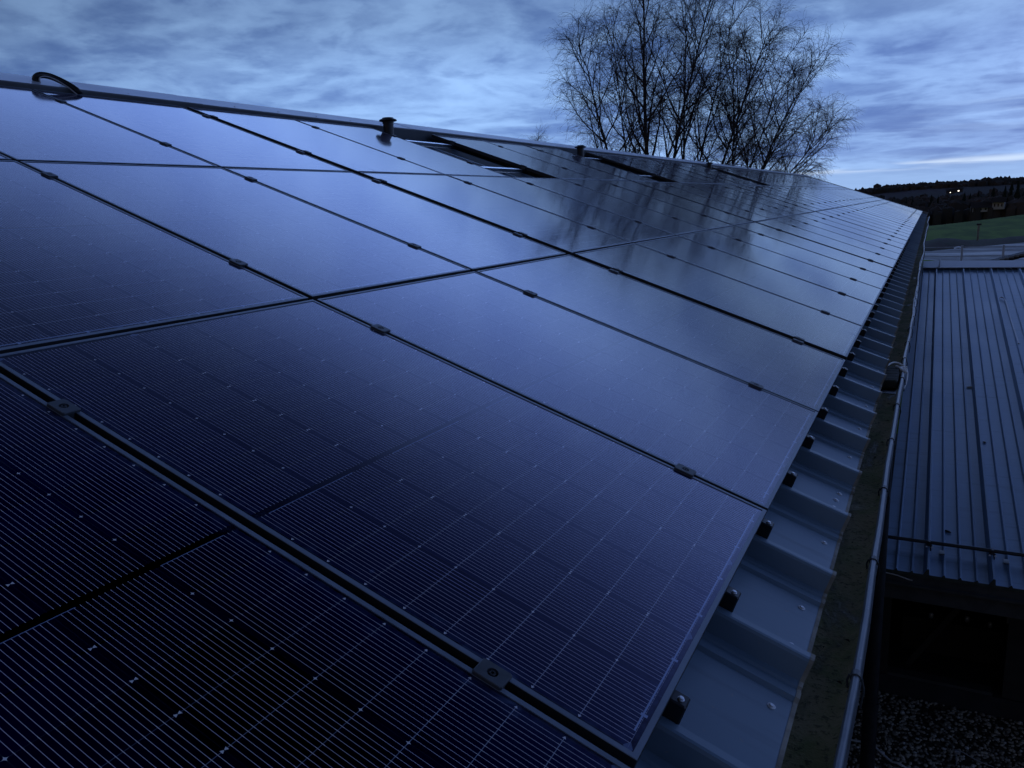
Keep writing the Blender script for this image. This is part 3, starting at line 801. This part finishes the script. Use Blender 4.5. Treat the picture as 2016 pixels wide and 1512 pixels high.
# ================================================================== ground, yard, meadow, hills
def terrain():
    xs = list(np.concatenate([np.linspace(-400, -40, 13), np.linspace(-36, 60, 33), np.linspace(70, 500, 16)])); ys = list(np.concatenate([np.linspace(-60, 100, 33), np.linspace(104, 240, 48), np.linspace(250, 460, 16)]))
    def h(x, y):
        e = 150 + max(-20, min(60, x)) * 2.3           # crest of the meadow
        z = ZG - .3 + .0 * x
        if y > e: z -= min(14., (y - e) ** 1.35 * .030)
        z += .25 * math.sin(x * .05 + y * .03) * min(1, max(0, (y - 105) / 40))
        return z + (.3 if False else 0)
    vs = [(x, y, h(x, y)) for y in ys for x in xs]; n = len(xs)
    fs = [(j * n + i, j * n + i + 1, (j + 1) * n + i + 1, (j + 1) * n + i) for j in range(len(ys) - 1) for i in range(n - 1)]
    return mesh('ground', vs, fs, M['grass'], smooth=True)
tag(link('ground', terrain()), kind='structure')
def plate(name, pts, z, mat, kind='structure'):
    b = B(); n = len(pts); b.add([(x, y, z) for x, y in pts], [tuple(range(n))]); return tag(b.obj(name, mat), kind=kind)
plate('gravel_bed', [(-.2, -6), (12, -6), (12, 17.3), (-.2, 17.3)], ZG - .012, M['gravel'])
plate('yard', [(-12, 47), (40, 47), (40, 124), (16, 101), (9, 92.8), (5.4, 88), (2.8, 84.6), (.9, 82), (-3, 80), (-12, 78)], ZG - .26, M['yard'])
# grass tongue at the yard's near left corner
plate('grass_verge', [(-3, 60), (1.25, 60), (1.3, 66), (.95, 69.2), (.4, 70.6), (-3, 72)], ZG - .25, M['grass'])
# earth bank between yard and meadow
b = B(); rb = random.Random(2); nx, ny = 70, 7; vs = []
for j in range(ny):
    for i in range(nx):
        x = -8 + 42 * i / (nx - 1); yl = 81 + .0 if x < .9 else 82 + (x - .9) * 1.42; yu = 96 + x * .75
        t = j / (ny - 1); z = ZG - .28 + .75 * math.sin(math.pi * t) * (.6 + .4 * math.sin(x * .9)) * max(.25, 1 - max(0, x) * .07) + rb.uniform(-.06, .08) * (0 < j < ny - 1)
        vs.append((x, yl + (yu - yl) * t, z))
b.add(vs, [(j * nx + i, j * nx + i + 1, (j + 1) * nx + i + 1, (j + 1) * nx + i) for j in range(ny - 1) for i in range(nx - 1)])
tag(b.obj('earth_bank', M['bank'], smooth=True), kind='structure')
# pebbles on the bed in front of the annex: nobody could count them
b = B(); rb = random.Random(21); ico = bmesh.new(); bmesh.ops.create_icosphere(ico, subdivisions=1, radius=1.0)
iv = [tuple(v.co) for v in ico.verts]; ic = [tuple(v.index for v in f.verts) for f in ico.faces]; ico.free()
for i in range(4200):
    x, y = rb.uniform(-.1, 2.4), rb.uniform(5.2, 7.17); s = rb.uniform(.008, .019) * (1.35 if rb.random() < .1 else 1)
    a = rb.uniform(0, 6.28); ca, sa = math.cos(a), math.sin(a); ex, ez = rb.uniform(.8, 1.6), rb.uniform(.45, .8)
    b.add([(x + (v[0] * ex * ca - v[1] * sa) * s, y + (v[0] * ex * sa + v[1] * ca) * s, ZG - .004 + v[2] * s * ez + rb.uniform(0, .004)) for v in iv], ic)
tag(b.obj('pebbles', M['pebble'], smooth=True), 'mixed dark pebbles covering the ground before the annex', 'pebbles', kind='stuff')
b = B().tube(curve([(-.02, 6.18, ZG + .03), (.16, 6.16, ZG + .05), (.25, 6.09, ZG + .04), (.34, 6.02, ZG + .025), (.40, 5.98, ZG + .05), (.53, 5.95, ZG + .02), (.8, 5.8, ZG + .02)], 6), .0095, 8)
root = tag(shade_auto(b.obj('ground_cable', M['white']), 50), 'white cable crossing the pebbles from the downpipe foot', 'cable')
b = B().tube([(.385, 5.99, ZG + .045), (.43, 5.965, ZG + .045)], .010, 10); b.obj('connector', M['white'], root)
b = B().tube(curve([(.86, 6.20, ZG + .02), (.865, 6.36, ZG + .05), (.90, 6.37, ZG + .06), (1.02, 6.34, ZG + .03), (1.16, 6.31, ZG + .02)], 6), .0048, 8)
root = tag(shade_auto(b.obj('ground_wire', M['silver']), 50), 'pale wire end with a fitting lying on the pebbles', 'wire')
b = B().box((.845, 6.345, ZG + .035), (.895, 6.375, ZG + .068), ch=.004); b.obj('fitting', M['silver'], root)
b = B().tube([(.18, 6.62, ZG + .02), (.30, 6.15, ZG + .06)], .004, 6); tag(b.obj('thin_rod', M['darkmetal']), 'thin dark rod lying on pebbles beside the downpipe', 'rod')

# fence beyond the annex
root = tag(empty('yard_fence', (2.3, 60, ZG - .26)), 'grey metal rail fence standing across the yard', 'fence')
for k in range(-1, 10):
    x = 2.30 + 2.36 * k; b = B().box((x - .065 - 2.3, -.04, 0), (x + .065 - 2.3, .04, 1.72), ch=.01); b.obj('post', M['fence'], root)
for z in (1.62, 1.02, .42):
    b = B().tube([(-2.4, -.05, z), (21, -.05, z)], .022, 6); b.obj('rail', M['fence'], root)
# dark shed roof behind the annex ridge
root = tag(empty('dark_shed', (2.2, 24, ZG)), 'dark shed roof with pale stepped verge rising behind the annex ridge', 'shed')
b = B(); o0 = Vector((2.2, 24, ZG))
pl = [(1.50, -1.16), (3.6, -.56), (9, 1.0)]
top = [(x, y, z) for y in (24, 24.7) for x, z in pl]
low = [(x, y, z - .10) for y in (24, 24.7) for x, z in pl]
b.add([Vector(p) - o0 for p in top + low], [(0, 1, 4, 3), (1, 2, 5, 4), (6, 7, 1, 0), (7, 8, 2, 1), (0, 3, 9, 6)])
b.obj('roof', M['darkroof'], root)
b = B()
for i in range(26):
    x0 = 1.5 + i * .11; z0 = -1.16 + (x0 - 1.5) * .2857
    b.box(Vector((x0, 23.97, z0 - .02)) - o0, Vector((x0 + .105, 24.0, z0 + .035)) - o0)
b.obj('verge', M['trim'], root)
b = B().box(Vector((1.9, 24.05, ZG)) - o0, Vector((9, 24.6, -1.3)) - o0); b.obj('wall', M['darkroof'], root)
# post with crossbar in the meadow, pale sheet on the yard edge
root = tag(empty('meadow_post', (4.72, 94.5, ZG - .1)), 'weathered wooden post with a dark short crossbar in the meadow', 'post')
B().box((-.10, -.08, 0), (.10, .08, 1.55), ch=.03).obj('stake', M['greywood'], root)
B().box((-.2, -.06, 1.55), (.24, .06, 1.72), ch=.02).obj('crossbar', M['darkmetal'], root)
b = B(); b.add([(-.45, -.5, .05), (0, -.55, .22), (.5, -.45, .12), (.45, .4, .3), (0, .5, .42), (-.5, .45, .26)], [(0, 1, 4, 5), (1, 2, 3, 4)]); b.add([(-.45, -.5, -.05), (0, -.55, -.05), (.5, -.45, -.05)], [])
b.v = [(v[0] * .75, v[1] * .75, v[2] * .5) for v in b.v]; o = b.obj('white_sheet', M['white']); o.location = (2.75, 84.2, ZG - .26); tag(o, 'crumpled white sheet lying at the far edge of the yard', 'sheet')

# far woods and hill
def hillmesh():
    xs = np.linspace(-500, 700, 80); ys = np.linspace(420, 1100, 26); rh = random.Random(5)
    def h(x, y):
        top = 2.2 + 1.5 * math.sin(x * .012 + 1) - (max(0, -30 - x) * .055 if x < -30 else 0) + max(0, x) * .02
        t = max(0, min(1, (y - 430) / 300)); t = t * t * (3 - 2 * t)
        return -26 + (top + 26) * t + .6 * math.sin(x * .05 + y * .02)
    vs = [(x, y, h(x, y)) for y in ys for x in xs]; n = len(xs)
    return mesh('hills', vs, [(j * n + i, j * n + i + 1, (j + 1) * n + i + 1, (j + 1) * n + i) for j in range(len(ys) - 1) for i in range(n - 1)], M['hill'], smooth=True), h
hm, hh = hillmesh(); tag(link('hills', hm), kind='structure')
def conifer(h, w, seed, nl=13):
    r = random.Random(seed); b = B()
    for i in range(nl):
        t = i / nl; z = h * (.08 + .9 * t); rr = w * (1 - t) ** .8 * r.uniform(.8, 1.12) + .05 * w; m = 11
        ring = []
        for k in range(m):
            a = 6.283 * k / m + r.uniform(-.2, .2); q = rr * (r.uniform(.75, 1.15) if k % 2 else r.uniform(.4, .65))
            ring.append((q * math.cos(a), q * math.sin(a), z - rr * .28 * (1 if k % 2 else .5)))
        b.add(ring + [(0, 0, z + h * .13)], [(k, (k + 1) % m, m) for k in range(m)])
    return b
def far_conifer(name, x, y, zb, h, w, seed, label):
    root = tag(empty(name, (x, y, zb)), label, 'tree', 'dark trees beyond the meadow')
    conifer(h, w, seed).obj('crown', M['needles'], root)
    B().tube([(0, 0, -.5), (0, 0, h * .9)], [h * .018, h * .004], 6).obj('trunk', M['twig'], root)
# (photo x, depth, top z, half width)
def at_px(x, Y):      # world x of photo column x near the horizon at depth Y
    q = (x - 1008) / 1554.487; rx_ = .886767 * q + .061686 * -.235 - .458082; ry_ = .46018 * q + .210772 * .235 + .862444
    return CAM.x + rx_ / ry_ * (Y - CAM.y)
FT = [(1757, 300, -1.6, 3.2, 'rounded dark tree just right of the far roof corner'), (1785, 300, -1.4, 2.2, 'slim dark tree, left of a pair above the far eave corner'),
      (1797, 305, -1.2, 2.4, 'slim dark tree, right of a pair above the far eave corner'), (1834, 280, -.6, 2.2, 'tall narrow conifer directly above the gutter end'),
      (1847, 285, -.9, 2.0, 'narrow conifer just right of the one above the gutter end'), (1899, 300, -.2, 3.4, 'broad dark conifer below the lit hilltop window'),
      (1910, 310, -.8, 2.6, 'smaller conifer right of the broad one below the lit window'), (1926, 300, .2, 1.7, 'thin pointed conifer right of the hilltop lights'),
      (1955, 290, .8, 4.0, 'big dark spruce left of the tallest group at the right edge'), (1978, 270, 1.0, 3.6, 'dark spruce at the left of the right edge group'),
      (1990, 262, 1.9, 3.4, 'broad dark spruce in the middle of the right edge group'), (2003, 260, 2.6, 2.9, 'tallest dark spruce close to the right edge of the photo'), (2018, 255, 1.6, 3.0, 'dark spruce cut by the right edge of the photo')]
for i, (px0, Y, zt, w, t) in enumerate(FT): far_conifer('dark_conifer', at_px(px0, Y), Y, -16, zt + 16, w * 1.15, 100 + i, t)
# far-off wood that reads as one dark mass
b = B(); rf = random.Random(77)
for i in range(2300):
    Y = rf.uniform(235, 450); x = at_px(rf.uniform(1640, 2140), Y)
    e = 150 + max(-20, min(60, x)) * 2.3
    zb = -16 if Y < 400 else -20
    pxx = 1008
    h = 16 + (-4.3 + (Y - 235) * .012 + max(0, x / Y - .01) * 18) + rf.gauss(0, .9); w = rf.uniform(1.2, 2.8); m = 7
    base = [(x + w * math.cos(6.283 * k / m) * rf.uniform(.6, 1.2), Y + w * math.sin(6.283 * k / m), zb) for k in range(m)]
    mid = [(x + w * .8 * math.cos(6.283 * k / m) * rf.uniform(.5, 1.2), Y + w * .8 * math.sin(6.283 * k / m), zb + h * rf.uniform(.88, .97)) for k in range(m)]
    b.add(base + mid + [(x + rf.uniform(-.6, .6), Y, zb + h)], [(k, (k + 1) % m, m + (k + 1) % m, m + k) for k in range(m)] + [(m + k, m + (k + 1) % m, 2 * m) for k in range(m)])
tag(b.obj('far_wood', M['wood']), 'dark far wood filling the dip beyond the meadow', 'wood', kind='stuff')
# treeline along the hill crest
b = B(); rf = random.Random(78)
for i in range(1500):
    Y = rf.uniform(690, 800); x = at_px(rf.uniform(1640, 2120), Y); z = hh(x, Y); s = rf.random()
    h = rf.uniform(1.5, 4.5) * (1.5 if s > .97 else 1); w = rf.uniform(1.2, 3.5); m = 6
    base = [(x + w * math.cos(6.283 * k / m), Y + w * math.sin(6.283 * k / m), z - 1) for k in range(m)]
    mid = [(x + w * 1.1 * math.cos(6.283 * k / m) * rf.uniform(.5, 1.2), Y + w * math.sin(6.283 * k / m), z + h * rf.uniform(.5, .8)) for k in range(m)]
    b.add(base + mid + [(x, Y, z + h)], [(k, (k + 1) % m, m + (k + 1) % m, m + k) for k in range(m)] + [(m + k, m + (k + 1) % m, 2 * m) for k in range(m)])
tag(b.obj('hill_treeline', M['wood']), 'ragged treeline along the crest of the far hill', 'treeline', kind='stuff')
# mast, houses
Y = 720; x = at_px(1795, Y); b = B()
b.tube([(x, Y, hh(x, Y)), (x, Y, 8.8)], [.28, .14], 6); tag(b.obj('radio_mast', M['darkmetal']), 'thin mast on the skyline of the far hill', 'mast')
def house(x, Y, zb, w, d_, h, rot, label, lit=False):
    root = tag(empty('farmhouse', (x, Y, zb), (0, 0, rot)), label, 'house', 'houses beyond the meadow')
    b = B().box((-w / 2, -d_ / 2, 0), (w / 2, d_ / 2, h)); b.add([(-w / 2, -d_ / 2, h), (-w / 2, d_ / 2, h), (-w / 2, 0, h + d_ * .4)], [(0, 1, 2)]); b.add([(w / 2, -d_ / 2, h), (w / 2, d_ / 2, h), (w / 2, 0, h + d_ * .4)], [(0, 1, 2)])
    b.obj('wall', M['house'], root)
    b = B(); e = .4; zt = h + d_ * .4 + .08
    b.add([(-w / 2 - e, -d_ / 2 - e, h - .2), (w / 2 + e, -d_ / 2 - e, h - .2), (w / 2 + e, 0, zt), (-w / 2 - e, 0, zt), (w / 2 + e, d_ / 2 + e, h - .2), (-w / 2 - e, d_ / 2 + e, h - .2)], [(0, 1, 2, 3), (3, 2, 4, 5)])
    b.obj('roof', M['house_roof'], root)
    for k in range(3):
        b = B().box((-w * .36 + k * w * .3, -d_ / 2 - .03, h * .35), (-w * .36 + k * w * .3 + w * .12, -d_ / 2 - .005, h * .75))
        b.obj('window', M['lit'] if (lit and k == 1) else M['pane'], root)
house(at_px(1930, 236), 236, -4.8, 3.6, 3, 1.2, .15, 'pale low farmhouse with dark roof in the dark wood, left of two')
house(at_px(1968, 236), 236, -4.3, 2.6, 2.4, 1.9, -.2, 'pale small farmhouse near the right edge spruces, right of two')
def lit_house(px0, Y, z, s, label):
    x = at_px(px0, Y); root = tag(empty('hill_house', (x, Y, z)), label, 'house', 'lit houses on the hilltop')
    B().box((-2.4, 0, -1), (2.4, 4, 1)).obj('wall', M['hill'], root)
    b = B(); b.add([(-2.7, -.4, 1), (2.7, -.4, 1), (2.7, 2, 2.2), (-2.7, 2, 2.2), (2.7, 4.4, 1), (-2.7, 4.4, 1)], [(0, 1, 2, 3), (3, 2, 4, 5)]); b.obj('roof', M['house_roof'], root)
    B().box((-s, -.06, -s * .6), (s, -.01, s * .6)).obj('window', M['lit'], root)
lit_house(1886, 600, .3, .42, 'hilltop house with one brightly lit window')
lit_house(1870, 600, -.5, .26, 'hilltop house with a dimmer lit window left of the bright one')

# ================================================================== bare birches behind the ridge
def birch(seed, base, top, h, r0, label, spread=1.0, lowest=.22, nlimb=20, stems=()):
    rg = np.random.default_rng(seed); polys = [[], [], [], [], []]
    def unit(v): return v / (np.linalg.norm(v) + 1e-9)
    def path(p, d_, L, n, wob, trop):
        pts = [p]; d_ = unit(d_)
        for i in range(n):
            d_ = unit(d_ + rg.normal(0, wob, 3) + np.array([0, 0, trop])); pts.append(pts[-1] + d_ * L / n)
        return np.array(pts)
    base = np.array(base, float); ax_ = np.array(top, float) - base
    trunk = [base]
    N = 14; dirn = unit(ax_); 
    for i in range(N):
        t = (i + 1) / N
        p = base + ax_ * t + np.array([math.sin(t * 5 + seed) * .16, math.cos(t * 4 + seed) * .16, 0]) * h * .03 * 2 * t + np.append(rg.normal(0, .035, 2), 0)
        p[:2] -= ax_[:2] * .35 * (t - t * t)            # leaning stems curve outward near the top
        trunk.append(p)
    trunk = np.array(trunk); polys[0].append((trunk, r0, r0 * .12))
    def along(pts, t):
        f = t * (len(pts) - 1); i = min(int(f), len(pts) - 2); return pts[i] + (pts[i + 1] - pts[i]) * (f - i), unit(pts[i + 1] - pts[i])
    for i in range(nlimb):
        t = lowest + (.97 - lowest) * ((i + rg.uniform(0, .9)) / nlimb) ** .95
        p, dt = along(trunk, t); a = i * 2.4 + rg.uniform(-.5, .5)
        side = np.array([math.cos(a), math.sin(a), 0.]); ang = math.radians(rg.uniform(24, 46))
        L = h * (.44 * (1 - t) ** .75 + .10) * rg.uniform(.75, 1.2) * spread
        lp = path(p, dt * math.cos(ang) + side * math.sin(ang), L, 9, .075, .05)
        rl_ = r0 * (1 - t) * .52 + .018
        polys[1].append((lp, rl_, .009))
        nb_ = int(8 + 8 * L / 4)
        for j in range(nb_):
            tb = .18 + .8 * (j + rg.uniform(0, 1)) / nb_
            q, dq = along(lp, tb); s2 = unit(np.cross(dq, rg.normal(0, 1, 3))); an = math.radians(rg.uniform(25, 55))
            L2 = (L * .34 * (1 - tb * .55) + .35) * rg.uniform(.7, 1.25)
            bp = path(q, dq * math.cos(an) + s2 * math.sin(an), L2, 6, .13, -.005)
            polys[2].append((bp, .013 + rl_ * .16 * (1 - tb), .0065))
            nt_ = int(3 + 2.9 * L2)
            for k in range(nt_):
                tt = .2 + .8 * (k + rg.uniform(0, 1)) / nt_
                w, dw = along(bp, tt); s3 = unit(np.cross(dw, rg.normal(0, 1, 3))); an = math.radians(rg.uniform(20, 60))
                tp = path(w, dw * math.cos(an) + s3 * math.sin(an), rg.uniform(.5, 1.15), 5, .13, -.12)
                polys[3].append((tp, .0050, .0028))
                for m_ in range(2):
                    z_, dz_ = along(tp, rg.uniform(.2, .95)); s4 = unit(np.cross(dz_, rg.normal(0, 1, 3)))
                    polys[4].append((path(z_, dz_ * .8 + s4 * .6, rg.uniform(.22, .55), 3, .2, -.22), .0038, .0025))
    def tubes(lists, sides):
        V, F, off = [], [], 0
        by = {}
        for pl, ra, rb_ in lists: by.setdefault(len(pl), []).append((pl, ra, rb_))
        for n, items in by.items():
            Pn = np.array([i[0] for i in items]); K = len(items)
            rad = np.array([np.linspace(i[1], i[2], n) for i in items])
            T = np.gradient(Pn, axis=1); T /= np.linalg.norm(T, axis=2, keepdims=True) + 1e-9
            ref = np.array([.31, .77, .56]); U = np.cross(T, ref); U /= np.linalg.norm(U, axis=2, keepdims=True) + 1e-9; Wv = np.cross(T, U)
            an = np.arange(sides) * 2 * np.pi / sides
            ring = Pn[:, :, None] + (U[:, :, None] * np.cos(an)[None, None, :, None] + Wv[:, :, None] * np.sin(an)[None, None, :, None]) * rad[:, :, None, None]
            V.append(ring.reshape(-1, 3))
            idx = np.arange(K * n * sides).reshape(K, n, sides) + off; nx = np.roll(idx, -1, axis=2)
            F.append(np.stack([idx[:, :-1], nx[:, :-1], nx[:, 1:], idx[:, 1:]], -1).reshape(-1, 4)); off += K * n * sides
        return np.concatenate(V), np.concatenate(F)
    root = tag(empty('bare_birch', tuple(base)), label, 'tree', 'bare birches behind the ridge')
    for nm, ls, sides, mat in (('trunk', polys[0] + polys[1], 7, M['bark']), ('crown', polys[2] + polys[3] + polys[4], 3, M['twig'])):
        V, F = tubes(ls, sides); V = V - base
        me = bpy.data.meshes.new(nm); me.vertices.add(len(V)); me.vertices.foreach_set('co', V.ravel())
        me.loops.add(F.size); me.loops.foreach_set('vertex_index', F.ravel().astype(np.int32))
        me.polygons.add(len(F)); me.polygons.foreach_set('loop_start', np.arange(0, F.size, 4, dtype=np.int32)); me.polygons.foreach_set('loop_total', np.full(len(F), 4, dtype=np.int32))
        me.polygons.foreach_set('use_smooth', np.ones(len(F), dtype=bool)); me.materials.append(mat); me.update(calc_edges=True); me.validate()
        link(nm, me, root)
def spot(px0, py0, dist):
    q = Vector(((px0 - 1008) / 1554.487, (py0 - 756) / 1554.487, 1)); v = Vector([sum(RW[i][k] * q[k] for k in range(3)) for i in range(3)]); return CAM + v * dist
def stem(seed, p_ridge, p_top, dist, label, r0=.13, **kw):
    a = spot(*p_ridge, dist); t = spot(*p_top, dist)
    d_ = (t - a); k = (a.z - ZG) / d_.z
    base = Vector((a.x - d_.x * k * .55, a.y - d_.y * k * .55, ZG - .4)); h = (t - base).length
    birch(seed, base, t, h, r0, label, **kw)
stem(1, (1208, 298), (1138, 62), 42, 'bare birch leaning left, leftmost of the group behind the ridge', .115, spread=.82, lowest=.34, nlimb=20)
stem(2, (1278, 306), (1262, -70), 41, 'tall upright bare birch with the thickest trunk, left of the centre', .17, spread=.72, lowest=.30, nlimb=24)
stem(3, (1322, 312), (1405, -60), 44, 'tall bare birch leaning slightly right, next to the thick trunked one', .13, spread=.72, lowest=.32, nlimb=22)
stem(4, (1345, 316), (1345, -20), 47, 'slender bare birch behind the middle of the group', .11, spread=.6, lowest=.36, nlimb=16)
stem(5, (1408, 322), (1520, 52), 43, 'bare birch leaning right under the top right of the group', .12, spread=.80, lowest=.32, nlimb=22)
stem(6, (1440, 326), (1452, 70), 46, 'straight thin bare birch in the right half of the group', .10, spread=.7, lowest=.36, nlimb=16)
stem(7, (1488, 333), (1608, 128), 44, 'bare birch leaning strongly right, second from the right end', .11, spread=.85, lowest=.34, nlimb=20)
stem(8, (1540, 342), (1648, 232), 44, 'lowest bare birch at the right end, drooping towards the far roof', .10, spread=.85, lowest=.38, nlimb=18)
stem(9, (1238, 301), (1196, 40), 43, 'slim bare birch between the left leaning one and the thick trunk', .085, spread=.7, lowest=.34, nlimb=11)
stem(10, (1372, 318), (1448, -10), 45, 'slim bare birch right of the tall leaning one, centre of the group', .09, spread=.75, lowest=.34, nlimb=10)
stem(11, (1464, 330), (1560, 92), 45, 'slim bare birch in the right half, crossing behind the strongly leaning one', .085, spread=.8, lowest=.34, nlimb=11)
# small leafless shrub tops showing left of the birches
def shrub(seed, p, top, dist, label):
    a, t = spot(*p, dist), spot(*top, dist); birch(seed, (a.x, a.y, ZG), t, 4.2, .05, label, spread=.55, lowest=.62, nlimb=9)
shrub(31, (1062, 285), (1060, 262), 52, 'small bare treetop peeping over the ridge left of the birches')
